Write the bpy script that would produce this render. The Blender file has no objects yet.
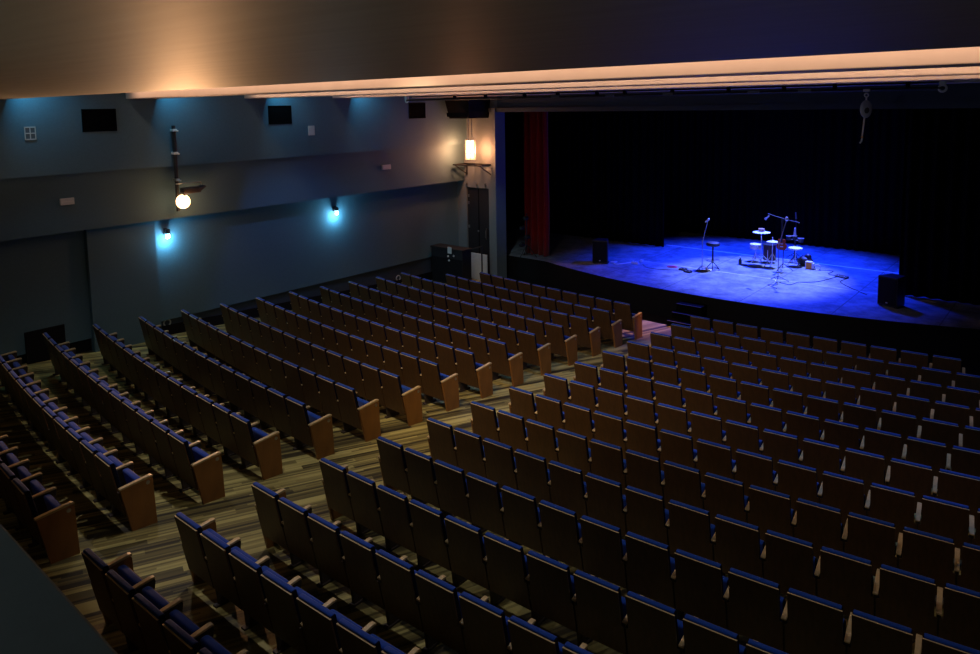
import bpy, bmesh, math, random
from mathutils import Vector, Matrix
random.seed(7)
scn = bpy.context.scene
col = scn.collection
PI = math.pi

# ------------------------------------------------------------------ helpers
class MB:
    """collects shapes into one mesh"""
    def __init__(self): self.bm = bmesh.new()
    def box(self, x0, x1, y0, y1, z0, z1, bev=0.0, seg=2):
        b = bmesh.new(); bmesh.ops.create_cube(b, size=1)
        for v in b.verts:
            v.co = Vector((x0+(v.co.x+.5)*(x1-x0), y0+(v.co.y+.5)*(y1-y0), z0+(v.co.z+.5)*(z1-z0)))
        if bev: bmesh.ops.bevel(b, geom=list(b.edges), offset=bev, segments=seg, affect='EDGES', profile=.6)
        return self._add(b)
    def prism(self, pts, axis, a0, a1, bev=0.0):
        """polygon pts extruded along axis ('x': pts=(y,z); 'y': pts=(x,z); 'z': pts=(x,y))"""
        b = bmesh.new()
        def P(p, a):
            if axis == 'x': return (a, p[0], p[1])
            if axis == 'y': return (p[0], a, p[1])
            return (p[0], p[1], a)
        v0 = [b.verts.new(P(p, a0)) for p in pts]; v1 = [b.verts.new(P(p, a1)) for p in pts]
        n = len(pts)
        b.faces.new(v0); b.faces.new(v1[::-1])
        for i in range(n): b.faces.new((v0[i], v1[i], v1[(i+1) % n], v0[(i+1) % n]))
        bmesh.ops.recalc_face_normals(b, faces=b.faces)
        if bev: bmesh.ops.bevel(b, geom=list(b.edges), offset=bev, segments=2, affect='EDGES', profile=.6)
        return self._add(b)
    def tube(self, pts, r, n=10, caps=True):
        pts = [Vector(p) for p in pts]; rs = r if isinstance(r, (list, tuple)) else [r]*len(pts)
        b = bmesh.new(); rings = []; prev = None
        for i, p in enumerate(pts):
            d = (pts[min(i+1, len(pts)-1)]-pts[max(i-1, 0)]).normalized()
            if prev is None:
                u = d.orthogonal().normalized()
            else:
                u = (prev-d*prev.dot(d)); u = u.normalized() if u.length > 1e-6 else d.orthogonal().normalized()
            prev = u; w = d.cross(u)
            rings.append([b.verts.new(p+(u*math.cos(2*PI*k/n)+w*math.sin(2*PI*k/n))*rs[i]) for k in range(n)])
        for A, B in zip(rings, rings[1:]):
            for k in range(n): b.faces.new((A[k], A[(k+1) % n], B[(k+1) % n], B[k]))
        if caps: b.faces.new(rings[0][::-1]); b.faces.new(rings[-1])
        return self._add(b)
    def lathe(self, prof, n=24, c=(0, 0, 0), axis='z', M=None):
        b = bmesh.new(); rings = []
        for r, z in prof:
            rings.append([b.verts.new((max(r, 1e-4)*math.cos(2*PI*k/n), max(r, 1e-4)*math.sin(2*PI*k/n), z)) for k in range(n)])
        for A, B in zip(rings, rings[1:]):
            for k in range(n): b.faces.new((A[k], A[(k+1) % n], B[(k+1) % n], B[k]))
        b.faces.new(rings[0][::-1]); b.faces.new(rings[-1])
        if axis == 'y': b.transform(Matrix.Rotation(-PI/2, 4, 'X'))
        if axis == 'x': b.transform(Matrix.Rotation(PI/2, 4, 'Y'))
        if M is not None: b.transform(M)
        b.transform(Matrix.Translation(c))
        return self._add(b)
    def sphere(self, c, r, sc=(1, 1, 1), u=16, v=10):
        b = bmesh.new(); bmesh.ops.create_uvsphere(b, u_segments=u, v_segments=v, radius=r)
        b.transform(Matrix.Translation(c) @ Matrix.Diagonal((*sc, 1)))
        return self._add(b)
    def torus(self, c, R, r, n=24, m=8, M=None):
        b = bmesh.new(); vs = []
        for i in range(n):
            a = 2*PI*i/n
            vs.append([b.verts.new(((R+r*math.cos(2*PI*j/m))*math.cos(a), (R+r*math.cos(2*PI*j/m))*math.sin(a), r*math.sin(2*PI*j/m))) for j in range(m)])
        for i in range(n):
            for j in range(m): b.faces.new((vs[i][j], vs[(i+1) % n][j], vs[(i+1) % n][(j+1) % m], vs[i][(j+1) % m]))
        if M is not None: b.transform(M)
        b.transform(Matrix.Translation(c))
        return self._add(b)
    def _add(self, b, M=None):
        bmesh.ops.recalc_face_normals(b, faces=b.faces)
        me = bpy.data.meshes.new('tmp'); b.to_mesh(me); b.free()
        self.bm.from_mesh(me); bpy.data.meshes.remove(me)
        return self
    def xform(self, M): self.bm.transform(M); return self
    def build(self, name, mat, parent=None, smooth=False, loc=None, label=None):
        me = bpy.data.meshes.new(name); self.bm.to_mesh(me); self.bm.free()
        if mat: me.materials.append(mat)
        if smooth:
            me.polygons.foreach_set('use_smooth', [True]*len(me.polygons))
            me.set_sharp_from_angle(angle=math.radians(40))
        o = bpy.data.objects.new(name, me); col.objects.link(o)
        if parent: o.parent = parent
        if loc is not None: o.location = loc
        if label: o['label'] = label
        return o

def empty(name, label, cat, loc=(0, 0, 0), rz=0.0, group=None):
    o = bpy.data.objects.new(name, None); o.empty_display_size = .2; col.objects.link(o)
    o.location = loc; o.rotation_euler = (0, 0, rz); o['label'] = label; o['category'] = cat
    if group: o['group'] = group
    return o
def tag(o, label, cat, group=None):
    o['label'] = label; o['category'] = cat
    if group: o['group'] = group
    return o
def struct(o, label=None):
    o['kind'] = 'structure'
    if label: o['label'] = label
    return o

# ------------------------------------------------------------------ materials
def lin(c):
    return tuple(((v/255)/12.92 if v/255 <= .04045 else ((v/255+.055)/1.055)**2.4) for v in c)
def mat(name, rgb, rough=.6, metal=0.0, spec=.5, noise=0.0, nscale=8.0, stretch=(1, 1, 1), bump=0.0, sheen=0.0):
    m = bpy.data.materials.new(name); m.use_nodes = True
    nt = m.node_tree; b = nt.nodes['Principled BSDF']
    b.inputs['Base Color'].default_value = (*rgb, 1); b.inputs['Roughness'].default_value = rough
    b.inputs['Metallic'].default_value = metal; b.inputs['Specular IOR Level'].default_value = spec
    if sheen: b.inputs['Sheen Weight'].default_value = sheen
    if noise or bump:
        tc = nt.nodes.new('ShaderNodeTexCoord'); mp = nt.nodes.new('ShaderNodeMapping')
        mp.inputs['Scale'].default_value = stretch
        nz = nt.nodes.new('ShaderNodeTexNoise'); nz.inputs['Scale'].default_value = nscale; nz.inputs['Detail'].default_value = 5
        nt.links.new(tc.outputs['Object'], mp.inputs['Vector']); nt.links.new(mp.outputs['Vector'], nz.inputs['Vector'])
        if noise:
            cr = nt.nodes.new('ShaderNodeValToRGB')
            cr.color_ramp.elements[0].position = .3; cr.color_ramp.elements[1].position = .7
            cr.color_ramp.elements[0].color = (*[c*(1-noise) for c in rgb], 1)
            cr.color_ramp.elements[1].color = (*[min(1, c*(1+noise)) for c in rgb], 1)
            nt.links.new(nz.outputs['Fac'], cr.inputs['Fac']); nt.links.new(cr.outputs['Color'], b.inputs['Base Color'])
        if bump:
            bp = nt.nodes.new('ShaderNodeBump'); bp.inputs['Strength'].default_value = bump; bp.inputs['Distance'].default_value = .01
            nt.links.new(nz.outputs['Fac'], bp.inputs['Height']); nt.links.new(bp.outputs['Normal'], b.inputs['Normal'])
    return m
def emit(name, rgb, s):
    m = bpy.data.materials.new(name); m.use_nodes = True
    b = m.node_tree.nodes['Principled BSDF']
    b.inputs['Base Color'].default_value = (*rgb, 1)
    b.inputs['Emission Color'].default_value = (*rgb, 1); b.inputs['Emission Strength'].default_value = s
    return m

M = {}
M['wall'] = mat('wall_paint', (.088, .172, .218), .75, noise=.06, nscale=30, bump=.05)
M['wall_lit'] = mat('lit_wall_paint', (.15, .19, .205), .7, noise=.05, nscale=30, bump=.05)  # same wall paint, with warm lamp light put into its colour
M['plinth'] = mat('plinth_paint', (.05, .07, .095), .7)
M['black'] = mat('matt_black', (.006, .006, .007), .8, spec=.2)
M['softblack'] = mat('black_paint', (.014, .014, .016), .5)
M['drape'] = mat('black_drape', (.003, .003, .0035), .95, spec=.05)
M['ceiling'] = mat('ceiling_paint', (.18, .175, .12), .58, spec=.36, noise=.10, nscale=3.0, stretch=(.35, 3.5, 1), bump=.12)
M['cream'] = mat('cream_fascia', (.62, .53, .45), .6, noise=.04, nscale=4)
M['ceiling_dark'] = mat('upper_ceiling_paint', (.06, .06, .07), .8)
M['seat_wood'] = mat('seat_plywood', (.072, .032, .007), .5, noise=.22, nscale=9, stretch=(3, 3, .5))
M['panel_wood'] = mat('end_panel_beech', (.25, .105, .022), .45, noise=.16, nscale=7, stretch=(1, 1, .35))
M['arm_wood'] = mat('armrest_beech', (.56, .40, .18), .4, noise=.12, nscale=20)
M['dark_wood'] = mat('seat_standard_dark', (.035, .022, .014), .6)
M['blue'] = mat('blue_upholstery', (.003, .044, .28), .85, spec=.2, noise=.1, nscale=60, sheen=.2)
M['navy'] = mat('navy_cushion_side', (.004, .006, .02), .9, spec=.1)  # cushion side faces, much darker than the blue front and top
M['hoist'] = mat('grey_cast_housing', (.30, .31, .30), .45)
M['grey_tape'] = mat('grey_floor_tape', (.50, .52, .50), .7, noise=.3, nscale=3)  # greyer, uneven copy of the tape for the front line
M['steel'] = mat('brushed_steel', (.45, .45, .46), .35, metal=1)
M['chrome'] = mat('chrome_hardware', (.8, .8, .82), .25, metal=.45)
M['whitemetal'] = mat('white_enamel', (.7, .68, .62), .5)
M['sign'] = mat('white_plastic', (.62, .62, .58), .5)
M['grille'] = mat('grey_grille', (.10, .12, .13), .6)
M['redcurtain'] = mat('red_velvet', (.28, .008, .006), .9, spec=.1, sheen=.3)
M['cymbal'] = mat('cymbal_bronze', (.9, .88, .82), .32, metal=.75)
M['drumhead'] = mat('white_drumhead', (.85, .85, .85), .5)
M['darkdrum'] = mat('dark_drum_shell', (.05, .012, .012), .3)
M['guitar'] = mat('red_sunburst_lacquer', (.42, .06, .02), .25)
M['orange'] = mat('orange_plastic', (.9, .33, .03), .5)
M['pink'] = mat('pink_cable_sheath', (.8, .08, .25), .5)
M['whitecable'] = mat('white_cable_sheath', (.75, .75, .75), .5)
M['tape'] = mat('pale_floor_tape', (.95, .97, .9), .6)
M['bottle'] = mat('dark_bottle_glass', (.03, .05, .06), .1)
M['brown'] = mat('brown_block', (.42, .25, .16), .5)
M['parapet'] = mat('balcony_parapet_paint', (.10, .14, .175), .8, noise=.05, nscale=20)
M['step'] = mat('black_step_paint', (.0025, .0025, .0025), .9, spec=.05)
M['white_board'] = mat('pale_board_paint', (.80, .85, .82), .6, noise=.05, nscale=20)
M['nosing'] = mat('worn_step_edge', (.07, .065, .06), .5)

def floor_material():
    """long boards running obliquely across the hall, each board its own tone"""
    m = bpy.data.materials.new('striped_floorboards'); m.use_nodes = True
    nt = m.node_tree; b = nt.nodes['Principled BSDF']; L = nt.links
    tc = nt.nodes.new('ShaderNodeTexCoord'); mp = nt.nodes.new('ShaderNodeMapping')
    mp.vector_type = 'POINT'
    mp.inputs['Rotation'].default_value = (0, 0, math.radians(20))
    L.new(tc.outputs['Object'], mp.inputs['Vector'])
    sep = nt.nodes.new('ShaderNodeSeparateXYZ'); L.new(mp.outputs['Vector'], sep.inputs['Vector'])
    def stripes(width, seed, length):
        mu = nt.nodes.new('ShaderNodeMath'); mu.operation = 'DIVIDE'; mu.inputs[1].default_value = width; L.new(sep.outputs['X'], mu.inputs[0])
        fl = nt.nodes.new('ShaderNodeMath'); fl.operation = 'FLOOR'; L.new(mu.outputs[0], fl.inputs[0])
        # stagger board ends
        wn0 = nt.nodes.new('ShaderNodeTexWhiteNoise'); wn0.noise_dimensions = '1D'; L.new(fl.outputs[0], wn0.inputs['W'])
        ly = nt.nodes.new('ShaderNodeMath'); ly.operation = 'DIVIDE'; ly.inputs[1].default_value = length; L.new(sep.outputs['Y'], ly.inputs[0])
        ad = nt.nodes.new('ShaderNodeMath'); ad.operation = 'ADD'; L.new(ly.outputs[0], ad.inputs[0]); L.new(wn0.outputs['Value'], ad.inputs[1])
        fy = nt.nodes.new('ShaderNodeMath'); fy.operation = 'FLOOR'; L.new(ad.outputs[0], fy.inputs[0])
        cb = nt.nodes.new('ShaderNodeCombineXYZ'); L.new(fl.outputs[0], cb.inputs['X']); L.new(fy.outputs[0], cb.inputs['Y']); cb.inputs['Z'].default_value = seed
        wn = nt.nodes.new('ShaderNodeTexWhiteNoise'); wn.noise_dimensions = '3D'; L.new(cb.outputs[0], wn.inputs['Vector'])
        return wn.outputs['Value']
    a = stripes(.115, 1.3, 2.6); c = stripes(.037, 5.1, 1.7)
    mx = nt.nodes.new('ShaderNodeMix'); mx.data_type = 'FLOAT'; mx.inputs[0].default_value = .4
    L.new(a, mx.inputs[2]); L.new(c, mx.inputs[3])
    cr = nt.nodes.new('ShaderNodeValToRGB'); e = cr.color_ramp.elements
    e[0].position = .22; e[0].color = (.030, .021, .006, 1); e[1].position = .80; e[1].color = (.52, .43, .13, 1)
    n = e.new(.5); n.color = (.21, .165, .045, 1)
    L.new(mx.outputs[0], cr.inputs['Fac']); L.new(cr.outputs['Color'], b.inputs['Base Color'])
    b.inputs['Roughness'].default_value = .55
    return m
M['floor'] = floor_material()

def stage_material():
    """scuffed grey dance vinyl with darker seams between its strips"""
    m = bpy.data.materials.new('stage_vinyl'); m.use_nodes = True
    nt = m.node_tree; b = nt.nodes['Principled BSDF']; L = nt.links
    tc = nt.nodes.new('ShaderNodeTexCoord'); nz = nt.nodes.new('ShaderNodeTexNoise')
    nz.inputs['Scale'].default_value = 2.2; nz.inputs['Detail'].default_value = 9; nz.inputs['Roughness'].default_value = .7
    L.new(tc.outputs['Object'], nz.inputs['Vector'])
    cr = nt.nodes.new('ShaderNodeValToRGB'); e = cr.color_ramp.elements
    e[0].position = .36; e[0].color = (.11, .13, .15, 1); e[1].position = .66; e[1].color = (.36, .39, .42, 1)
    L.new(nz.outputs['Fac'], cr.inputs['Fac'])
    sep = nt.nodes.new('ShaderNodeSeparateXYZ'); L.new(tc.outputs['Object'], sep.inputs['Vector'])
    ad = nt.nodes.new('ShaderNodeMath'); ad.operation = 'ADD'; ad.inputs[1].default_value = 10.3; L.new(sep.outputs['X'], ad.inputs[0])
    dv = nt.nodes.new('ShaderNodeMath'); dv.operation = 'DIVIDE'; dv.inputs[1].default_value = 2.24; L.new(ad.outputs[0], dv.inputs[0])
    fr = nt.nodes.new('ShaderNodeMath'); fr.operation = 'FRACT'; L.new(dv.outputs[0], fr.inputs[0])
    lt = nt.nodes.new('ShaderNodeMath'); lt.operation = 'LESS_THAN'; lt.inputs[1].default_value = .014; L.new(fr.outputs[0], lt.inputs[0])
    mx = nt.nodes.new('ShaderNodeMix'); mx.data_type = 'RGBA'; L.new(lt.outputs[0], mx.inputs[0])
    L.new(cr.outputs['Color'], mx.inputs[6]); mx.inputs[7].default_value = (.10, .11, .12, 1)
    L.new(mx.outputs[2], b.inputs['Base Color']); b.inputs['Roughness'].default_value = .6
    return m
M['stage'] = stage_material()

# ------------------------------------------------------------------ hall geometry
CX, CY = 0.0, 62.85                      # the rows and the stage edge curve about this point
R0, DR = 47.04569, .95086
def rake(r):
    j = (r-R0)/DR
    return 0.0 if j < 0 else .0410119*j+.00071061*j*j
def floor_z(x, y): return rake(math.hypot(x-CX, y-CY))

# --- floor: raked timber up to a curved front edge, then a dark level strip before the stage
bm = bmesh.new()
nx, ny = 60, 80
grid = {}
for i in range(nx+1):
    x = -9.6+19.2*i/nx
    yf = CY-math.sqrt((R0-1.82)**2-x*x)          # front edge of the boards
    for j in range(ny+1):
        y = -2.5+(yf+2.5)*j/ny
        grid[i, j] = bm.verts.new((x, y, floor_z(x, y)))
for i in range(nx):
    for j in range(ny): bm.faces.new((grid[i, j], grid[i+1, j], grid[i+1, j+1], grid[i, j+1]))
for i in range(nx):                              # thickness at the front edge
    a, b_ = grid[i, ny], grid[i+1, ny]
    c = bm.verts.new(a.co-Vector((0, 0, .12))); d = bm.verts.new(b_.co-Vector((0, 0, .12)))
    bm.faces.new((a, b_, d, c))
bmesh.ops.recalc_face_normals(bm, faces=bm.faces)
me = bpy.data.meshes.new('floor'); bm.to_mesh(me); bm.free(); me.materials.append(M['floor'])
fo = bpy.data.objects.new('floor', me); col.objects.link(fo); struct(fo, 'striped timber boards of the raked hall floor')
mb = MB(); mb.box(-9.6, 9.6, 16.5, 20.6, -.30, -.09)
struct(mb.build('floor_pit', M['black']), 'dark strip of floor between the boards and the stage')

# --- side walls (mirrored): recessed plinth, lower wall, middle band, upper band
def side_wall(s, nm):
    def bx(mb, x0, x1, *a): mb.box(min(s*x0, s*x1), max(s*x0, s*x1), *a); return mb
    mb = MB(); bx(mb, 9.45, 9.95, -2.5, 19.2, .83, 3.45); bx(mb, 9.30, 9.5, 6.34, 7.88, .0, 3.42)
    struct(mb.build('wall_'+nm, M['wall']), 'dark blue grey lower wall')
    mb = MB(); bx(mb, 9.54, 9.95, -2.5, 19.2, -.3, .85)
    struct(mb.build('wall_plinth_'+nm, M['plinth']))
    mb = MB()
    ys = [-2.5, 2, 4, 6, 8, 10, 12, 14, 16, 19.0]
    b = bmesh.new(); pv = None
    for y in ys:
        z = floor_z(s*9.5, y)
        cur = [b.verts.new((s*9.50, y, z-.1)), b.verts.new((s*9.50, y, z+.26)), b.verts.new((s*9.56, y, z+.26)), b.verts.new((s*9.56, y, z-.1))]
        if pv:
            for k in range(4): b.faces.new((pv[k], cur[k], cur[(k+1) % 4], pv[(k+1) % 4]))
        else: b.faces.new(cur)
        pv = cur
    b.faces.new(pv[::-1]); mb._add(b)
    struct(mb.build('baseboard_'+nm, M['black']))
    mb = MB(); bx(mb, 9.10, 9.95, -2.5, 18.95, 3.40, 4.72)
    struct(mb.build('wall_band_'+nm, M['wall']), 'middle band of wall standing out over the lower wall')
    mb = MB(); bx(mb, 8.95, 9.95, -2.5, 18.95, 4.69, 7.4)
    struct(mb.build('wall_upper_'+nm, M['wall']), 'upper band of wall')
side_wall(-1, 'left'); side_wall(1, 'right')
mb = MB(); mb.box(-9.452, -9.40, 5.0, 5.78, .55, 1.30)  # flat black panel in place of the shade inside a low recess
struct(mb.build('trim_1', M['black']), 'black panel drawn as the dark of a low wall recess')

# --- end wall with door, proscenium, lintel
mb = MB()
mb.box(-9.95, -9.02, 18.80, 19.3, -.3, 7.4); mb.box(-9.02, -7.98, 18.80, 19.3, 3.16, 7.4); mb.box(-7.98, -7.55, 18.80, 19.20, -.3, 7.4)
struct(mb.build('wall_end_left', M['wall_lit']), 'end wall beside the stage')
mb = MB(); mb.box(7.55, 9.95, 18.80, 19.62, -.3, 7.4)
struct(mb.build('wall_end_right', M['wall_lit']))
for s, nm in ((-1, 'trim_2'), (1, 'trim_3')):
    mb = MB()
    for a, b_, d in ((7.78, 7.86, .05), (7.70, 7.78, .09), (7.55, 7.70, .13)):
        mb.box(min(s*a, s*b_), max(s*a, s*b_), 18.80-d, 18.81, .0, 5.93)
    struct(mb.build(nm, M['wall_lit']), 'moulded frame up the side of the stage opening')
mb = MB(); mb.box(-7.55, 7.55, 18.80, 19.62, 5.79, 7.4); mb.box(-7.86, 7.86, 18.71, 18.81, 5.79, 5.93)
struct(mb.build('wall_lintel', M['plinth']), 'dark lintel over the stage opening')
dr = MB(); dr.box(-9.02, -7.98, 18.86, 18.93, -.09, 3.16); dr = dr.build('door_1', M['softblack']); struct(dr, 'tall black double door beside the stage')
mb = MB(); mb.box(-8.52, -8.48, 18.845, 18.87, -.05, 3.12); mb.build('door_joint', M['black'], dr)
mb = MB(); mb.box(-8.14, -8.10, 18.80, 18.86, 1.35, 1.75, .01); mb.tube([(-8.12, 18.80, 1.42), (-8.12, 18.76, 1.42), (-8.12, 18.76, 1.68), (-8.12, 18.80, 1.68)], .012); mb.build('door_handle', M['steel'], dr, True)
mb = MB(); mb.sphere((-8.52, 18.85, 1.62), .035); mb.build('door_lock', M['steel'], dr, True)
mb = MB()
for z in (2.55, 2.8, 1.7): mb.box(-8.99, -8.93, 18.84, 18.87, z, z+.10)
mb.build('hinge', M['steel'], dr)
mb = MB()
for x in (-8.98, -8.50, -8.10): mb.tube([(x, 18.80, 3.20), (x, 18.74, 3.27), (x+.05, 18.74, 3.33)], .018)
tag(mb.build('wall_hook', M['steel'], None, True), 'small metal hooks fixed above the tall black door', 'hook')

# --- ceilings
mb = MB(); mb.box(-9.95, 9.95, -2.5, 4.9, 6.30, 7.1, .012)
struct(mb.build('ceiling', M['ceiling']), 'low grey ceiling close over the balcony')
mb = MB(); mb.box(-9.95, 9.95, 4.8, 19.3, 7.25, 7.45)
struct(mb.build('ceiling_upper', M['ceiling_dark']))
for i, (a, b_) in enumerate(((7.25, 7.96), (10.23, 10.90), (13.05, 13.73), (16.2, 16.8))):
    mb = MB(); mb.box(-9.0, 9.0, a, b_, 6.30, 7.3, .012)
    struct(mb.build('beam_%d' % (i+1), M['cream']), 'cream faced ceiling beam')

# --- rear of the hall and balcony front
mb = MB(); mb.box(-9.95, 9.95, -2.7, -2.5, -.5, 7.4)
struct(mb.build('wall_back', M['wall']))
mb = MB(); mb.box(-9.2, 9.2, .14, .50, 3.9, 5.0, .006, 2)
struct(mb.build('wall_balcony', M['parapet']), 'blue grey front wall of the balcony')
mb = MB(); mb.box(-9.2, 9.2, -2.5, .32, 3.9, 4.1)
struct(mb.build('floor_balcony', M['plinth']))

# --- stage: bowed platform, front, back curtain, roof
SR, SCY, SZ = 18.146, 36.68, .70
def stage_edge(x): return max(18.4, min(SCY-math.sqrt(SR*SR-x*x), 19.62)) if abs(x) < 7.55 else 19.62
bm = bmesh.new(); top = []; fr = []; bk = []
xs = [-11+22*i/120 for i in range(121)]
for x in xs:
    y = stage_edge(x)
    top.append(bm.verts.new((x, y, SZ))); fr.append(bm.verts.new((x, y, -.3))); bk.append(bm.verts.new((x, 28.5, SZ)))
for i in range(120):
    f = bm.faces.new((top[i], top[i+1], bk[i+1], bk[i])); f.material_index = 0
    f = bm.faces.new((fr[i], fr[i+1], top[i+1], top[i])); f.material_index = 1
bmesh.ops.recalc_face_normals(bm, faces=bm.faces)
me = bpy.data.meshes.new('floor_stage'); bm.to_mesh(me); bm.free(); me.materials.append(M['stage']); me.materials.append(M['black'])
so = bpy.data.objects.new('floor_stage', me); col.objects.link(so); struct(so, 'stage floor with a bowed black front')
mb = MB(); mb.box(-11.2, -11, 19.62, 28.6, 0, 8.2); mb.box(11, 11.2, 19.62, 28.6, 0, 8.2); mb.box(-11.2, 11.2, 28.5, 28.7, 0, 8.2)
struct(mb.build('wall_stage', M['drape']))
mb = MB(); mb.box(-11.2, 11.2, 19.3, 28.7, 8.2, 8.4)
struct(mb.build('ceiling_stage', M['drape']))
for nm, y, x0, x1 in (('trim_4', 24.57, -4.19, 4.3), ('trim_5', 21.59, -3.58, 5.0)):
    mb = MB(); mb.box(x0, x1, y-.042, y+.042, SZ, SZ+.005)
    struct(mb.build(nm, M['tape'] if nm == 'trim_4' else M['grey_tape']), 'pale tape line across the stage floor')

def curtain(name, x0, x1, y, z0, z1, m, label, amp=.09, pitch=.22, xflare=0.0):
    b = bmesh.new(); n = max(12, int(abs(x1-x0)/pitch*10)); cols = []
    for i in range(n+1):
        t = i/n; x = x0+(x1-x0)*t; ph = 2*PI*(x-x0)/pitch+1.3*math.sin(3.1*x)
        yy = y+amp*math.sin(ph)*(.8+.2*math.sin(1.7*x))
        cols.append([b.verts.new((x+xflare*t*(1-k/6), yy*1.0+(.25*amp*math.sin(ph*.5+k) if k < 6 else 0), z0+(z1-z0)*k/6)) for k in range(7)])
    for A, B in zip(cols, cols[1:]):
        for k in range(6): b.faces.new((A[k], B[k], B[k+1], A[k+1]))
    bmesh.ops.recalc_face_normals(b, faces=b.faces)
    me = bpy.data.meshes.new(name); b.to_mesh(me); b.free(); me.materials.append(m)
    me.polygons.foreach_set('use_smooth', [True]*len(me.polygons))
    o = bpy.data.objects.new(name, me); col.objects.link(o)
    so = o.modifiers.new('thick', 'SOLIDIFY'); so.thickness = .012
    return tag(o, label, 'curtain')
curtain('stage_curtain', -7.62, -6.55, 20.3, SZ+.02, 6.5, M['redcurtain'], 'red velvet curtain drawn back beside the stage opening', .12, .25)
curtain('masking_drape', -10.9, -4.03, 24.1, SZ+.02, 8.0, M['drape'], 'black masking drape behind the small loudspeaker by the red curtain', .07, .3)
curtain('masking_drape', 4.05, 10.9, 21.85, SZ+.02, 8.0, M['drape'], 'black masking drape behind the big loudspeaker beyond the drums', .07, .3)
curtain('masking_drape', 3.35, 10.9, 26.6, SZ+.02, 8.0, M['drape'], 'black masking drape deep on the stage behind the amplifier cables', .07, .3)
curtain('back_curtain', -10.9, 10.9, 27.45, SZ+.02, 8.0, M['drape'], 'black curtain hung across the back of the stage', .08, .3)

# --- steps from the floor up to the stage
st = empty('stage_steps', 'black wooden steps leading up to the front of the stage', 'steps', (-.30, 18.05, -.09))
for k, (z, y0) in enumerate(((.18, 17.58), (.35, 17.86), (.53, 18.13))):
    mb = MB(); mb.box(-.36, .36, y0-18.05, 18.52-18.05 if k == 2 else y0+.30-18.05, 0, z+.05, .006)
    s_ = mb.build('step', M['step'], st)
    mb = MB(); mb.box(-.36, .36, y0-18.05-.004, y0-18.05+.018, z+.044, z+.056); mb.build('nosing', M['nosing'], s_)

# ------------------------------------------------------------------ seats
W = .55
def y_rear(z): return .2*(.95-z)
def tilt_box(mb, x0, x1, z0, z1, d0, d1, bev):
    """a slab that follows the slope of the seat back, from depth d0 to d1 in front of its rear face"""
    b = bmesh.new()
    vs = []
    for z in (z0, z1):
        for x, d in ((x0, d0), (x1, d0), (x1, d1), (x0, d1)):
            vs.append(b.verts.new((x, y_rear(z)+d, z)))
    for f in ((0, 1, 2, 3), (7, 6, 5, 4), (0, 4, 5, 1), (1, 5, 6, 2), (2, 6, 7, 3), (3, 7, 4, 0)): b.faces.new([vs[i] for i in f])
    bmesh.ops.recalc_face_normals(b, faces=b.faces)
    if bev: bmesh.ops.bevel(b, geom=list(b.edges), offset=bev, segments=3, affect='EDGES', profile=.5)
    mb._add(b)
def shell_mb():
    mb = MB(); b = bmesh.new()
    out = [(-.028, .22), (.503, .22), (.503, .555), (.475, .565), (.475, .935), (0, .935), (0, .565), (-.028, .555)]
    A = [b.verts.new((x, y_rear(z), z)) for x, z in out]; B = [b.verts.new((x, y_rear(z)+.018, z)) for x, z in out]
    b.faces.new(A); b.faces.new(B[::-1])
    for i in range(8): b.faces.new((A[i], B[i], B[(i+1) % 8], A[(i+1) % 8]))
    mb._add(b); return mb
def cushion_mb():
    mb = MB(); tilt_box(mb, .002, .473, .33, .957, .016, .078, .018); return mb
def pad_mb():
    mb = MB(); tilt_box(mb, .012, .463, .26, .62, .245, .335, .03); return mb
def pan_mb():
    mb = MB(); tilt_box(mb, .03, .445, .27, .585, .334, .348, .004); return mb
def standard_mb(xc):
    mb = MB()
    mb.prism([(.085, .60), (.47, .632), (.485, .60), (.47, .50), (.40, .40), (.36, 0.0), (.19, 0.0), (.15, .35)], 'x', xc-.019, xc+.019, .004)
    return mb
def foot_mb(xc):
    mb = MB(); mb.box(xc-.035, xc+.035, .14, .44, -.04, .03, .006); return mb
def arm_mb(xc):
    mb = MB()
    mb.prism([(.075, .598), (.075, .616), (.44, .652), (.475, .648), (.487, .630), (.475, .628)], 'x', xc-.025, xc+.025, .004)
    return mb
def panel_mb(xc, out):
    mb = MB(); mb.prism([(.09, .600), (.475, .636), (.50, .61), (.525, -.04), (.215, -.04)], 'x', xc-.022, xc+.022, .005); return mb
def panel_top_mb(xc):
    mb = MB(); mb.prism([(.080, .598), (.080, .624), (.46, .662), (.495, .655), (.505, .630), (.475, .632)], 'x', xc-.026, xc+.026, .005); return mb
def marker_mb(x):
    mb = MB(); mb.lathe([(.026, 0), (.026, .004), (.020, .006)], 20, (x, .435, .575), 'x'); return mb

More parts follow.
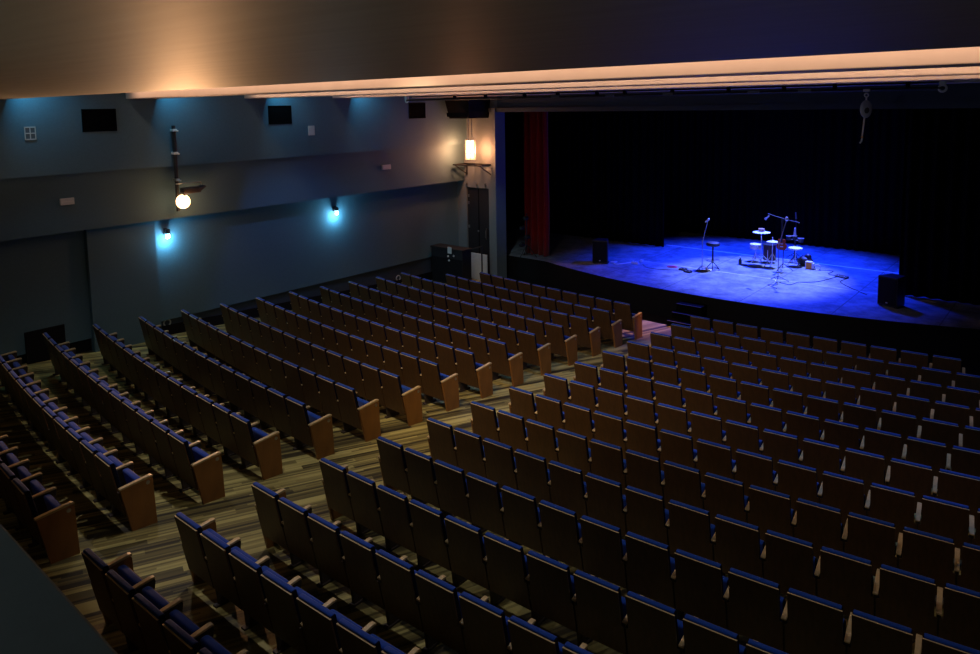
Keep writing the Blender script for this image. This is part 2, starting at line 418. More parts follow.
def make_seat(kind):
    root = bpy.data.objects.new('aisle_seat' if kind != 'mid' else 'theatre_seat', None); col.objects.link(root); root.empty_display_size = .1
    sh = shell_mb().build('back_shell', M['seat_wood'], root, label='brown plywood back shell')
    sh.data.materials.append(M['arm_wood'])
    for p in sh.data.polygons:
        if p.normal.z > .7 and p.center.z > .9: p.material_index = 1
    o = cushion_mb().build('backrest', M['blue'], root, True, label='blue upholstered backrest')
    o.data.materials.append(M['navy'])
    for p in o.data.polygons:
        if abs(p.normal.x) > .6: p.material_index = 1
    sc_ = pad_mb().build('seat_cushion', M['blue'], root, True, label='blue tipped-up seat cushion')
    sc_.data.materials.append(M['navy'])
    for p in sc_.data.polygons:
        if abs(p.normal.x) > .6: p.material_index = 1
    pan_mb().build('seat_pan', M['seat_wood'], root)
    def std(xc):
        s = standard_mb(xc).build('side_support', M['dark_wood'], root)
        foot_mb(xc).build('foot', M['dark_wood'], s)
        arm_mb(xc).build('armrest', M['arm_wood'], root, label='pale wooden armrest')
    def pan(xc, o):
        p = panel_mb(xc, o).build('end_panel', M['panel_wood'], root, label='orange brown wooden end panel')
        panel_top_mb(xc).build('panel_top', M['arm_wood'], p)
        marker_mb(xc+(.022 if o > 0 else -.028)).build('row_marker', M['steel'], p)
    if kind == 'mid': std(.5125)
    if kind == 'wall': std(-.0375); std(.5125)          # first seat on the far side
    if kind == 'aisle_right_panel': pan(.525, 1)
    if kind == 'aisle_left_panel': pan(-.05, -1); std(.5125)
    return root
def copy_tree(o, parent=None):
    c = o.copy(); col.objects.link(c)
    if parent: c.parent = parent
    for ch in list(o.children): copy_tree(ch, c)
    return c

CAM = Vector((8.0585, 0.0, 6.0169))
CR = Vector((.76306118, .64612865, -.01598127)); CD = Vector((.05364754, -.08795861, -.99467845)); CF = Vector((-.64409593, .75814316, -.10178102))
F, PY = 720.5471, -147.798
def pix(p):
    q = Vector(p)-CAM; d = q.dot(CF)
    if d < .2: return None
    return 490+F*q.dot(CR)/d, 327+PY+F*q.dot(CD)/d

THL = [3.8756, 3.86589, 3.84543, 3.84784, 3.84962, 3.85178, 3.85379, 3.85582, 3.85795, 3.85965, 3.86142, 3.86347, 3.86603, 3.86795, 3.87056]
THR = [4.02542, 4.02433, 4.02366, 4.02277, 4.02194, 4.02116, 4.0205, 4.01968, 4.01901, 4.01832, 4.01767, 4.01705, 4.01606, 4.01615, 4.01606]
A0 = .704245
NUM = [10, 11]+[13]*13
ORD = 'first second third fourth fifth sixth seventh eighth ninth tenth eleventh twelfth thirteenth fourteenth fifteenth'.split()
used = {}; protos = {}
def place_seat(kind, th, r, label, cat, group):
    if kind not in protos: protos[kind] = make_seat(kind); o = protos[kind]
    else: o = copy_tree(protos[kind])
    x, y = CX+r*math.cos(th), CY+r*math.sin(th)
    o.location = (x, y, floor_z(CX+(r-.3)*math.cos(th), CY+(r-.3)*math.sin(th)) if r-.3 > R0 else rake(r))
    o.rotation_euler = (0, 0, th+PI/2)
    o['label'] = label; o['category'] = cat; o['group'] = group
    return o
def in_view(th, r):
    for dth, dz, rr in ((0, .95, 0), (W/r, .95, 0), (W/r, .62, -.45), (0, .62, -.45), (0, .4, 0), (W/r, .2, 0), (W/r, .0, -.5)):
        x, y = CX+(r+rr)*math.cos(th+dth), CY+(r+rr)*math.sin(th+dth)
        p = pix((x, y, rake(r)+dz))
        if p and 0 <= p[0] <= 980 and 0 <= p[1] <= 654:
            # behind the balcony front?
            P = Vector((x, y, rake(r)+dz)); t = (.47-CAM.y)/(P.y-CAM.y)
            if CAM.z+(P.z-CAM.z)*t > 4.98: return True
    return False
nseats = 0
for side, TH in (('L', THL), ('R', THR)):
    for j in range(15):
        r = R0+DR*j; n = NUM[j]
        for k in range(n):
            th = TH[j]+A0+k*W/r
            if not in_view(th, r): continue
            nseats += 1
            fa = n-1-k if side == 'L' else k          # how many seats from the aisle
            row = ORD[j]
            if side == 'L':
                kind = 'aisle_right_panel' if k == n-1 else ('wall' if k == 0 else 'mid')
                grp = 'theatre seats between the aisle and the lamp wall'
                lab = 'end theatre seat with orange brown aisle panel, lamp wall side, %s row from stage' % row if fa == 0 else \
                      'blue-topped theatre seat between aisle and lamp wall, %s row from stage, %s from aisle' % (row, ORD[fa])
            else:
                kind = 'aisle_left_panel' if k == 0 else ('aisle_right_panel' if k == n-1 else 'mid')
                grp = 'theatre seats across the aisle from the lamp wall'
                lab = 'end theatre seat on the aisle, opposite the lamp wall side, %s row from stage' % row if fa == 0 else \
                      'blue-topped theatre seat across the aisle from lamp wall, %s row from stage, %s from aisle' % (row, ORD[fa])
            place_seat(kind, th, r, lab, 'theatre seat', grp)
print('SEATS', nseats)

# ------------------------------------------------------------------ fittings on the lamp wall
def wall_vent(y0, y1, z0, z1, label, split):
    t = empty('wall_vent', label, 'vent', (-8.95, (y0+y1)/2, (z0+z1)/2), group='square vents in the upper wall')
    hy, hz = (y1-y0)/2, (z1-z0)/2
    mb = MB(); mb.box(-.02, .004, -hy, hy, -hz, hz); mb.build('opening', M['drape'], t)
    mb = MB()
    for a, b_, c, d in ((-hy-.02, hy+.02, hz-.01, hz+.02), (-hy-.02, hy+.02, -hz-.02, -hz+.01), (-hy-.02, -hy+.01, -hz, hz), (hy-.01, hy+.02, -hz, hz)): mb.box(0, .016, a, b_, c, d)
    if split: mb.box(0, .014, -.012, .012, -hz, hz)
    for k in range(1, 6): mb.box(.002, .009, -hy, hy, -hz+2*hz*k/6-.006, -hz+2*hz*k/6+.006)
    mb.build('grille_frame', M['drape'], t)
wall_vent(6.303, 6.987, 5.60, 6.06, 'wide black vent with a centre bar high on the wall, next to pale grille', True)
wall_vent(10.935, 11.614, 5.625, 6.084, 'black square vent high on the wall next to the white switch plate', False)
wall_vent(16.066, 16.768, 5.657, 6.121, 'black square vent high on the wall below the end of lighting pipe', False)
g = empty('wall_grille', 'small pale four-pane grille high on the wall before the wide black vent', 'grille', (-8.95, 5.266, 5.594))
mb = MB(); mb.box(-.01, .006, -.10, .10, -.13, .13); mb.build('mesh_panel', M['grille'], g)
mb = MB()
for a, b_, c, d in ((-.105, .105, .115, .137), (-.105, .105, -.137, -.115), (-.105, -.088, -.137, .137), (.088, .105, -.137, .137), (-.008, .008, -.13, .13), (-.1, .1, -.01, .01)): mb.box(.0, .018, a, b_, c, d)
mb.build('grille_frame', M['sign'], g)
p = empty('switch_plate', 'white four-part plate on the upper wall below the second black vent', 'plate', (-8.95, 12.27, 5.395))
mb = MB(); mb.box(0, .012, -.107, .107, -.135, .135, .004); mb.build('plate', M['sign'], p)
mb = MB()
for a in (-.05, .05):
    for c in (-.062, .062): mb.box(.012, .02, a-.04, a+.04, c-.05, c+.05, .003)
mb.build('cover', M['sign'], p)
for y0, y1, z0, z1, lab in ((5.772, 6.052, 4.01, 4.155, 'small white emergency lamp on the middle wall band below the pale grille'),
                            (14.96, 15.309, 4.065, 4.21, 'small white emergency lamp on the middle wall band towards the stage')):
    e = empty('emergency_lamp', lab, 'lamp', (-9.10, (y0+y1)/2, (z0+z1)/2), group='emergency lamps on the wall band')
    hy, hz = (y1-y0)/2, (z1-z0)/2
    mb = MB(); mb.box(0, .05, -hy, hy, -hz, hz, .008); mb.build('housing', M['sign'], e)
    mb = MB(); mb.box(.048, .054, -hy*.8, hy*.8, -.012, .012); mb.build('diffuser', M['whitemetal'], e)

# pipe with the bare flood lamp
t = empty('lighting_pipe', 'dark vertical pipe with small clamps carrying the bright flood lamp', 'pipe', (-8.86, 8.27, 3.6))
mb = MB(); mb.tube([(0, 0, .0), (0, 0, 2.06)], .045, 14); mb.build('pole', M['softblack'], t, True)
for z in (1.95, 1.40, .76):
    mb = MB(); mb.box(-.10, .07, -.05, .05, z-.03, z+.03, .006); mb.tube([(.05, .0, z), (.12, .05, z-.02)], .018, 8); mb.build('clamp', M['whitemetal'] if z != .76 else M['steel'], t)
fl = empty('flood_lamp', 'blazing warm flood lamp hung on the vertical pipe of the wall', 'lamp', (-8.68, 8.31, 3.84))
mb = MB(); mb.tube([(-.16, -.08, .42), (.0, .1, .44), (.05, .45, .44), (.05, .45, .36)], .014, 8); mb.build('yoke', M['steel'], fl, True)
Mr = Matrix.Rotation(math.radians(62), 4, 'X') @ Matrix.Rotation(0, 4, 'Y')
mb = MB(); mb.box(-.10, .12, -.02, .42, .19, .33, .03); mb.prism([(.36, .20), (.54, .32), (.52, .35), (.34, .30)], 'x', -.11, .13, .004); mb.build('housing', M['softblack'], fl, True)
mb = MB(); mb.box(-.09, .11, -.02, .03, .14, .24, .01); mb.build('lamp_holder', M['steel'], fl)
mb = MB(); mb.sphere((0, 0, 0), .16, (1, 1, 1.05), 20, 14); mb.build('bulb', emit('flood_bulb_glow', (1, .55, .24), 9), fl, True)

# wall sconces
for i, (y, z, lab) in enumerate(((8.19, 3.06, 'cool white wall light below the blazing flood lamp'), (13.33, 3.00, 'cool white wall light alone on the lower wall nearer the stage'))):
    s_ = empty('wall_light', lab, 'wall light', (-9.45, y, z), group='cool wall lights on the lower wall')
    mb = MB(); mb.box(0, .03, -.05, .05, -.06, .08, .006); mb.build('wall_plate', M['softblack'], s_)
    mb = MB(); mb.tube([(.02, 0, .03), (.12, 0, .03)], .02, 8); mb.lathe([(.03, .07), (.055, .05), (.06, -.05), (.05, -.06)], 16, (.13, 0, 0)); mb.build('lamp_head', M['softblack'], s_, True)
    mb = MB(); mb.lathe([(.045, -.056), (.045, -.15), (.03, -.17)], 16, (.13, 0, 0)); mb.build('lamp_glass', emit('cool_lamp_glow', (.45, .80, 1), 26), s_, True)
mb = MB(); mb.torus((0, 0, 0), .085, .018, 24, 8, Matrix.Rotation(PI/2, 4, 'Y'))
tag(mb.build('cable_ring', M['sign'], None, True, (-9.52, 8.13, .74)), 'small pale ring on the dark plinth by the rear wall light', 'ring')
mb = MB(); mb.torus((0, 0, 0), .085, .018, 24, 8, Matrix.Rotation(PI/2, 4, 'Y'))
tag(mb.build('cable_ring', M['sign'], None, True, (-9.52, 15.9, .36)), 'small pale ring low on the plinth near the black cabinet', 'ring')

# ------------------------------------------------------------------ corner by the stage
c = empty('corner_loudspeaker', 'black wedge-shaped loudspeaker box high in the corner above the warm lamp', 'loudspeaker', (-8.40, 18.3, 5.6))
b = bmesh.new()
lo = [(-.50, -.42), (.50, -.52), (.48, .48), (-.52, .48)]; hi = [(-.54, -.62), (.62, -.70), (.58, .48), (-.54, .48)]
A = [b.verts.new((x, y, 0)) for x, y in lo]; Bm = [b.verts.new((x, y, .22)) for x, y in [(-.52, -.47), (.54, -.57), (.52, .48), (-.53, .48)]]; T = [b.verts.new((x, y, .69)) for x, y in hi]
b.faces.new(A[::-1]); b.faces.new(T)
for P, Q in ((A, Bm), (Bm, T)):
    for k in range(4): b.faces.new((P[k], P[(k+1) % 4], Q[(k+1) % 4], Q[k]))
mb = MB(); mb._add(b); mb.build('cabinet', M['black'], c)
mb = MB(); mb.prism([(-.44, .06), (.46, .06), (.48, .19), (-.46, .19)], 'y', -.60, -.55); mb.build('grille_cloth', M['black'], c)
l = empty('hanging_flood', 'warm glowing box-shaped flood lamp hung below the corner loudspeaker', 'lamp', (-8.33, 18.28, 4.2), math.radians(38))
mb = MB()
mb.box(-.17, -.15, -.13, .13, 0, .68, .004); mb.box(.15, .17, -.13, .13, 0, .68, .004); mb.box(-.17, .17, -.13, .13, .66, .69, .004); mb.box(-.17, .17, -.13, .13, -.02, .0, .004); mb.box(-.17, .17, .11, .13, 0, .68, .004)
mb.build('housing', M['whitemetal'], l)
for k, x in enumerate((-.07, .07)):
    mb = MB(); mb.tube([(x, -.02, .05), (x, -.02, .63)], .045, 12); mb.build('lamp_tube', emit('warm_tube_glow', (1, .62, .34), 7) if k == 0 else bpy.data.materials['warm_tube_glow'], l, True)
mb = MB()
for z in (.2, .34, .48): mb.box(-.15, .15, -.13, -.12, z-.008, z+.008)
mb.build('guard_bar', M['whitemetal'], l)
mb = MB(); mb.tube([(-.06, 0, .69), (-.06, 0, 1.38), (.06, 0, 1.38), (.06, 0, .69)], .014, 8); mb.build('hanger', M['steel'], l, True)
w = empty('bracket_platform', 'black steel bracket platform fixed to the wall under the warm hanging lamp', 'bracket', (-8.40, 18.8, 4.0))
mb = MB(); mb.box(-.58, .60, -.72, -.68, -.02, .02); mb.box(-.58, .60, -.05, -.01, -.02, .02); mb.box(-.58, -.54, -.72, 0, -.02, .02); mb.box(.56, .60, -.72, 0, -.02, .02); mb.box(-.2, -.16, -.70, 0, -.015, .015); mb.box(.2, .24, -.70, 0, -.015, .015)
mb.build('frame', M['softblack'], w)
for x in (-.56, .58):
    mb = MB(); mb.box(x-.02, x+.02, -.04, 0, -.40, 0); mb.tube([(x, -.03, -.36), (x, -.66, 0)], .02, 8); mb.build('strut', M['softblack'], w)

cb = empty('upright_cabinet', 'black upright cabinet with a white notice standing below the bracket platform', 'cabinet', (-8.64, 17.35, -.02))
mb = MB(); mb.box(-.72, .72, -.02, .42, -.06, 1.22, .012); mb.box(-.75, .75, -.05, .45, 1.21, 1.27, .01); mb.build('body', M['softblack'], cb)
mb = MB(); mb.box(-.70, .70, -.035, -.018, .08, .92, .004); mb.build('front_panel', M['black'], cb)
mb = MB(); mb.box(.08, .26, -.06, -.05, 1.10, 1.32); mb.build('notice', M['sign'], cb, label='white paper notice')
for x, z in ((.10, 1.0), (.36, 1.04), (.14, .86)):
    mb = MB(); mb.sphere((x, -.06, z), .035); mb.build('knob', M['whitemetal'], cb, True)
hr = empty('hand_rail', 'black handrail running from the upright cabinet to the tall black door', 'rail', (-7.9, 17.6, -.05))
mb = MB(); mb.tube([(-.55, 0, 1.10), (.62, .0, 1.46)], .022, 10); mb.build('rail', M['softblack'], hr, True)
for x, z in ((-.50, 1.11), (.60, 1.45)):
    mb = MB(); mb.tube([(x, 0, -.04), (x, 0, z)], .025, 10); mb.build('post', M['softblack'], hr, True)
wb = empty('leaning_board', 'pale white board standing in front of the tall black door', 'board', (-8.43, 18.62, -.08))
mb = MB(); mb.box(-.48, .48, -.02, .02, 0, .95, .005); mb.build('board_face', M['white_board'], wb)
mb = MB(); mb.box(-.50, .50, .0, .04, -.01, .04); mb.build('bottom_rail', M['softblack'], wb)

# black lighting stand by the red curtain
ls = empty('lighting_stand', 'black lighting stand with small glinting lamps in front of red curtain', 'stand', (-7.10, 19.78, SZ))
mb = MB(); mb.tube([(0, 0, .1), (0, 0, 1.55)], .022, 10); mb.build('pole', M['softblack'], ls, True)
for a in (.3, 2.4, 4.5):
    mb = MB(); mb.tube([(0, 0, .45), (.38*math.cos(a), .30*math.sin(a), .02)], .014, 8); mb.build('leg', M['softblack'], ls)
for x, z in ((-.12, .45), (.12, .75), (-.1, 1.05), (.06, 1.4)):
    mb = MB(); mb.lathe([(.05, 0), (.075, -.03), (.075, -.18), (.06, -.2)], 14, (x, -.02, z), 'y'); h_ = mb.build('lamp_head', M['softblack'], ls, True)
    mb = MB(); mb.sphere((x, -.19, z), .03); mb.build('lens', M['chrome'], h_, True)

# ------------------------------------------------------------------ lighting pipe before the stage and the hoist
pr = empty('stage_lighting_bar', 'long black lighting bar hung across the hall before the stage opening', 'lighting bar', (0, 15.6, 6.22))
mb = MB(); mb.tube([(-8.55, 0, 0), (5.82, 0, -.015)], .026, 10); mb.build('bar', M['softblack'], pr, True)
mb = MB(); mb.tube([(-8.5, .12, .11), (5.8, .12, .09)], .020, 10); mb.build('cable_duct', M['softblack'], pr, True)
for x in (-6.6, -5.4, -4.0, -2.9, -1.7, -.9, .35, 1.7, 2.9, 3.9, 5.2):
    mb = MB(); mb.box(x-.03, x+.03, .05, .15, -.03, .95); mb.build('hanger', M['black'], pr)
for x in (-4.55, -2.9, -1.25, .3, 2.3, 3.35):
    mb = MB(); mb.box(x-.13, x+.13, -.035, .04, -.035, .035, .008); mb.build('sleeve', M['grille'], pr)
for x, z in ((-8.55, .0), (5.78, -.01)):
    mb = MB(); mb.box(x-.05, x+.05, -.05, .05, .02, .16, .01); mb.torus((x, 0, z-.01), .06, .022, 20, 8, Matrix.Rotation(PI/2, 4, 'X')); mb.build('end_clamp', M['whitemetal'], pr, True)
h = empty('chain_hoist', 'grey oval chain hoist hanging from the lighting bar over the stage', 'hoist', (4.52, 15.55, 5.17))
mb = MB(); mb.box(-.06, .06, -.03, .06, 1.0, 1.05, .01); mb.torus((0, 0, .93), .035, .012, 16, 8, Matrix.Rotation(PI/2, 4, 'X')); mb.tube([(0, 0, .90), (0, 0, .80)], .016, 8); mb.build('hook', M['whitemetal'], h, True)
mb = MB(); mb.sphere((0, 0, .66), .14, (.78, .6, 1.25), 20, 14); mb.build('body', M['hoist'], h, True)
mb = MB(); mb.sphere((.02, -.06, .64), .06, (.9, .45, 1.2)); mb.build('cover', M['softblack'], h, True)
mb = MB(); mb.tube([(-.02, 0, .50), (-.035, 0, .28), (-.05, 0, .12)], .018, 8); mb.build('strap', M['steel'], h, True)
mb = MB(); mb.tube([(-.05, 0, .125), (-.05, 0, .095)], .022, 8); mb.build('buckle', M['orange'], h)
mb = MB(); mb.tube([(-.05, 0, .09), (-.06, 0, .03), (-.09, 0, -.01)], .016, 8); mb.build('lower_hook', M['whitemetal'], h, True)

# ------------------------------------------------------------------ things on the stage
def tripod(root, h, spread=.28, zj=.32, m=None, a0=.4):
    mb = MB(); mb.tube([(0, 0, .06), (0, 0, h)], .014, 10); mb.build('pole', m, root, True)
    for k in range(3):
        a = a0+2*PI*k/3; d = Vector((math.cos(a), math.sin(a), 0))
        mb = MB(); mb.tube([(0, 0, zj), d*spread+Vector((0, 0, .015))], .011, 8); mb.tube([(0, 0, zj*.45), d*spread*.55+Vector((0, 0, zj*.48))], .008, 6); mb.build('leg', m, root)
def speaker(x, y, rz, label):
    s_ = empty('loudspeaker', label, 'loudspeaker', (x, y, SZ), rz)
    mb = MB(); mb.prism([(-.26, -.22), (.26, -.22), (.19, .25), (-.19, .25)], 'z', .02, .79, .02); mb.build('cabinet', M['softblack'], s_)
    mb = MB(); mb.box(-.235, .235, -.235, -.218, .06, .75, .006); gr = mb.build('grille', M['black'], s_)
    mb = MB(); mb.box(-.025, .025, -.242, -.234, .10, .13, .004); mb.build('badge', M['sign'], gr)
    for sx in (-.2, .2):
        mb = MB(); mb.box(sx-.04, sx+.04, -.18, .18, 0, .022); mb.build('foot', M['black'], s_)
speaker(-4.55, 20.55, .35, 'small black loudspeaker on the stage near the red curtain')
speaker(4.16, 20.55, -.35, 'black loudspeaker on the stage past the drums, before the black drape')

ms = empty('microphone_stand', 'slim straight microphone stand next to the round stool', 'microphone stand', (-1.38, 21.43, SZ))
tripod(ms, .95, .30, .16, M['steel'], .2)
mb = MB(); mb.tube([(0, 0, .9), (.03, 0, 1.05), (.17, 0, 1.62)], .011, 8); mb.build('boom', M['steel'], ms, True)
mb = MB(); mb.tube([(.08, .0, 1.56), (.17, .0, 1.64)], [.016, .022], 10); mb.sphere((.19, .0, 1.66), .034); mb.build('microphone', M['chrome'], ms, True)
stl = empty('bar_stool', 'round black stool with a foot ring next to the slim microphone stand', 'stool', (-1.17, 21.75, SZ))
mb = MB(); mb.lathe([(.15, .76), (.205, .78), (.215, .83), (.19, .87), (.12, .885), (.02, .885)], 28); mb.build('seat', M['softblack'], stl, True)
mb = MB(); mb.lathe([(.19, .871), (.12, .888), (.02, .889)], 28); mb.build('seat_top', M['steel'], stl, True, label='shiny seat top')
mb = MB(); mb.tube([(0, 0, .22), (0, 0, .77)], .028, 12); mb.build('pole', M['softblack'], stl, True)
mb = MB(); mb.torus((0, 0, .30), .20, .011); mb.tube([(-.2, 0, .30), (.2, 0, .30)], .009); mb.tube([(0, -.2, .30), (0, .2, .30)], .009); mb.build('foot_ring', M['steel'], stl, True)
mb = MB(); mb.torus((0, 0, .02), .21, .012); mb.build('base_ring', M['steel'], stl, True)
for k in range(4):
    a = .4+k*PI/2; mb = MB(); mb.tube([(0, 0, .26), (.21*math.cos(a), .21*math.sin(a), .02)], .013, 8); mb.build('leg', M['softblack'], stl)

cy = empty('cymbal_stand', 'tall chrome stand with a white cymbal and a small block on top', 'cymbal', (-.19, 23.28, SZ))
tripod(cy, 1.10, .36, .40, M['chrome'], .9)
mb = MB(); mb.lathe([(.27, 1.08), (.20, 1.098), (.06, 1.11), (.05, 1.13), (.01, 1.132)], 32); mb.build('cymbal_plate', M['drumhead'], cy, True, label='white cymbal')
mb = MB(); mb.lathe([(.10, 1.13), (.10, 1.20), (.085, 1.205)], 20); mb.build('block', M['brown'], cy, label='small brown block')
hh = empty('hi_hat', 'lower white hi-hat cymbals on a chrome stand beside the tall cymbal', 'cymbal', (.20, 23.2, SZ))
tripod(hh, .98, .30, .45, M['chrome'], 2.0)
mb = MB(); mb.lathe([(.19, .83), (.10, .848), (.05, .86), (.03, .88), (.01, .88)], 28); mb.build('top_cymbal', M['drumhead'], hh, True)
mb = MB(); mb.lathe([(.04, .79), (.10, .80), (.19, .822), (.185, .826)], 28); mb.build('bottom_cymbal', M['cymbal'], hh, True)
sn = empty('snare_drum', 'silver snare drum on a low stand behind the tall cymbal stand', 'drum', (-.52, 23.70, SZ))
mb = MB(); mb.lathe([(.18, .44), (.18, .58)], 28); mb.build('shell', M['chrome'], sn, True)
mb = MB(); mb.lathe([(.187, .575), (.187, .592), (.17, .596), (.01, .594)], 28); mb.build('drum_head', M['drumhead'], sn, True)
mb = MB(); mb.lathe([(.187, .43), (.187, .45)], 28); mb.build('hoop', M['chrome'], sn)
tripod(sn, .44, .18, .30, M['chrome'], .1)
for k in range(6):
    a = k*PI/3; mb = MB(); mb.tube([(.192*math.cos(a), .192*math.sin(a), .45), (.192*math.cos(a), .192*math.sin(a), .575)], .010, 6); mb.build('lug', M['chrome'], sn)
bd = empty('floor_tom', 'dark red floor drum standing behind the hi-hat', 'drum', (-.10, 23.80, SZ))
mb = MB(); mb.lathe([(.20, .10), (.20, .60)], 28); mb.build('shell', M['darkdrum'], bd, True)
mb = MB(); mb.lathe([(.207, .59), (.207, .615), (.19, .62), (.01, .618)], 28); mb.build('rim', M['softblack'], bd, True)
for k in range(3):
    a = .6+2*PI*k/3; mb = MB(); mb.tube([(.215*math.cos(a), .215*math.sin(a), 0), (.215*math.cos(a), .215*math.sin(a), .45)], .011, 8); mb.build('leg', M['chrome'], bd)
bs = empty('boom_microphone_stand', 'tall boom microphone stand in front of the drums', 'microphone stand', (.99, 21.40, SZ))
tripod(bs, 1.15, .30, .16, M['steel'], .5)
mb = MB(); mb.tube([(0, 0, 1.1), (.06, 0, 1.3), (.19, .05, 1.86)], .011, 8); mb.build('upper_pole', M['steel'], bs, True)
mb = MB(); mb.tube([(-.34, 0, 2.00), (.19, .05, 1.86), (.55, .08, 1.80)], .008, 8); mb.build('boom', M['grille'], bs, True)
mb = MB(); mb.tube([(-.30, 0, 1.94), (-.38, 0, 1.86)], [.016, .022], 10); mb.sphere((-.40, 0, 1.84), .036); mb.build('microphone', M['chrome'], bs, True)
mb = MB(); mb.sphere((.19, .05, 1.88), .05, (1, .7, 1.3)); mb.build('boom_clamp', M['chrome'], bs, True)
os_ = empty('overhead_microphone_stand', 'thin dark overhead microphone stand behind the drum pad', 'microphone stand', (.39, 24.88, SZ))
tripod(os_, 1.46, .28, .22, M['softblack'], 1.1)
mb = MB(); mb.tube([(0, 0, 1.36), (-.02, 0, 1.58)], [.03, .022], 8); mb.build('microphone', M['steel'], os_, True)
gs = empty('guitar_stand', 'thin dark stand holding the red electric guitar', 'stand', (.62, 22.95, SZ))
tripod(gs, 1.0, .30, .22, M['softblack'], .2)
mb = MB(); mb.tube([(-.16, -.06, .68), (-.1, .0, .65), (.1, .0, .65), (.16, -.06, .68)], .012, 8); mb.build('cradle', M['softblack'], gs)
gt = empty('electric_guitar', 'red lacquered electric guitar resting upright on its thin dark stand', 'guitar', (.60, 22.84, SZ+.66), .25)
pts = [(0, 0), (.10, .01), (.155, .07), (.15, .15), (.105, .20), (.12, .27), (.10, .34), (.04, .33), (0, .36), (-.04, .33), (-.10, .34), (-.12, .27), (-.105, .20), (-.15, .15), (-.155, .07), (-.10, .01)]
mb = MB(); mb.prism([(x, z+.01) for x, z in pts], 'y', -.022, .022, .006); mb.build('body', M['guitar'], gt)
mb = MB(); mb.box(-.024, .024, -.030, .0, .25, .86); mb.prism([(-.03, .86), (.03, .86), (.045, .99), (.0, 1.0), (-.04, .98)], 'y', -.025, -.008); mb.build('neck', M['softblack'], gt)
mb = MB(); mb.box(-.045, .045, -.03, -.02, .10, .13); mb.box(-.04, .04, -.03, -.02, .19, .22); mb.build('pickup', M['chrome'], gt)
pd = empty('drum_pad', 'round white drum pad on a chrome pole behind the guitar', 'drum', (.74, 23.75, SZ))
mb = MB(); mb.lathe([(.19, .55), (.215, .56), (.215, .60), (.20, .61), (.01, .612)], 28); mb.build('pad', M['drumhead'], pd, True)
tripod(pd, .55, .26, .26, M['chrome'], 1.4)
pc = empty('percussion_rack', 'dark rack of small percussion with a chrome post over the pad', 'percussion', (.54, 24.3, SZ))
tripod(pc, .88, .26, .22, M['softblack'], 2.2)
mb = MB(); mb.tube([(-.26, 0, .78), (.26, 0, .73)], .014, 8); mb.build('bar', M['steel'], pc)
for x, r_, z in ((-.19, .085, .82), (-.01, .07, .84), (.19, .095, .78)):
    mb = MB(); mb.lathe([(r_*.8, z-.09), (r_, z+.05), (r_*.92, z+.06)], 18, (x, 0, 0)); dd = mb.build('small_drum', M['softblack'], pc, True)
    mb = MB(); mb.torus((x, 0, z+.05), r_, .008, 18, 6); mb.build('rim', M['chrome'], dd, True)
mb = MB(); mb.lathe([(.04, .87), (.045, .95), (.03, 1.04), (.028, 1.14), (.02, 1.16)], 14); mb.build('bell', M['chrome'], pc, True)
bg = empty('gear_bag', 'slumped black gear bag on the floor behind the orange box', 'bag', (.98, 24.0, SZ))
mb = MB(); mb.sphere((0, 0, .15), .20, (1.25, .8, .78)); mb.sphere((.08, 0, .30), .11, (1, .8, .9)); mb.build('body', M['softblack'], bg, True)
mb = MB(); mb.tube([(-.12, -.1, .26), (-.05, -.14, .36), (.06, -.14, .36), (.12, -.1, .26)], .012, 8); mb.build('strap', M['black'], bg, True)
ob = empty('orange_box', 'small orange box with white panels on the floor beside the black bag', 'box', (1.22, 23.62, SZ))
mb = MB(); mb.box(-.09, .09, -.07, .07, 0, .22, .012); mb.build('body', M['orange'], ob)
mb = MB(); mb.box(-.11, -.085, -.075, .075, 0, .23, .004); mb.box(.085, .15, -.075, .075, .02, .2, .004); mb.box(-.09, .09, -.075, .075, .215, .24, .004); mb.build('panel', M['whitecable'], ob)
mb = MB(); mb.torus((0, 0, .09), .085, .014, 20, 8, Matrix.Rotation(PI/2, 4, 'X'))
tag(mb.build('cable_coil', M['whitecable'], None, True, (1.47, 23.6, SZ)), 'white coil of cable standing beside the orange box', 'cable')
bt = empty('water_bottle', 'dark bottle standing alone on stage between stool and drums', 'bottle', (-.75, 22.96, SZ))
mb = MB(); mb.lathe([(.05, 0), (.052, .02), (.052, .15), (.02, .20), (.018, .24)], 16); mb.build('body', M['bottle'], bt, True)
mb = MB(); mb.lathe([(.022, .235), (.022, .265)], 12); mb.build('cap', M['whitecable'], bt)
pt = empty('tuner_pedal', 'small dark pedal lying beside the dark bottle', 'pedal', (-.58, 22.85, SZ))
mb = MB(); mb.box(-.10, .10, -.05, .05, 0, .05, .008); mb.build('body', M['softblack'], pt)
mb = MB(); mb.lathe([(.015, .05), (.015, .065)], 10); mb.build('footswitch', M['chrome'], pt)
def pedal(x, y, rz, label, sx=.13):
    t = empty('effect_pedal', label, 'pedal', (x, y, SZ), rz)
    mb = MB(); mb.prism([(-.07, 0), (.07, 0), (.07, .07), (-.07, .04)], 'x', -sx, sx, .006); mb.build('body', M['softblack'], t)
    for q in (-sx*.5, sx*.5):
        mb = MB(); mb.lathe([(.014, .05), (.014, .068)], 10, (q, -.02, 0)); mb.build('footswitch', M['chrome'], t)
pedal(-1.88, 21.12, -.2, 'black effect pedal on the floor beside the pink cable', .12)
pedal(-1.62, 20.92, -.15, 'black effect pedal next to the foot of the slim microphone stand', .12)
pedal(2.33, 23.0, -.35, 'long black pedal lying alone on the floor toward the big loudspeaker', .19)
pwr = empty('power_strip', 'white power strip on the floor fed by the white cable', 'power strip', (-3.55, 21.05, SZ), -.25)
mb = MB(); mb.box(-.16, .16, -.04, .04, 0, .05, .008); mb.build('body', M['whitecable'], pwr)
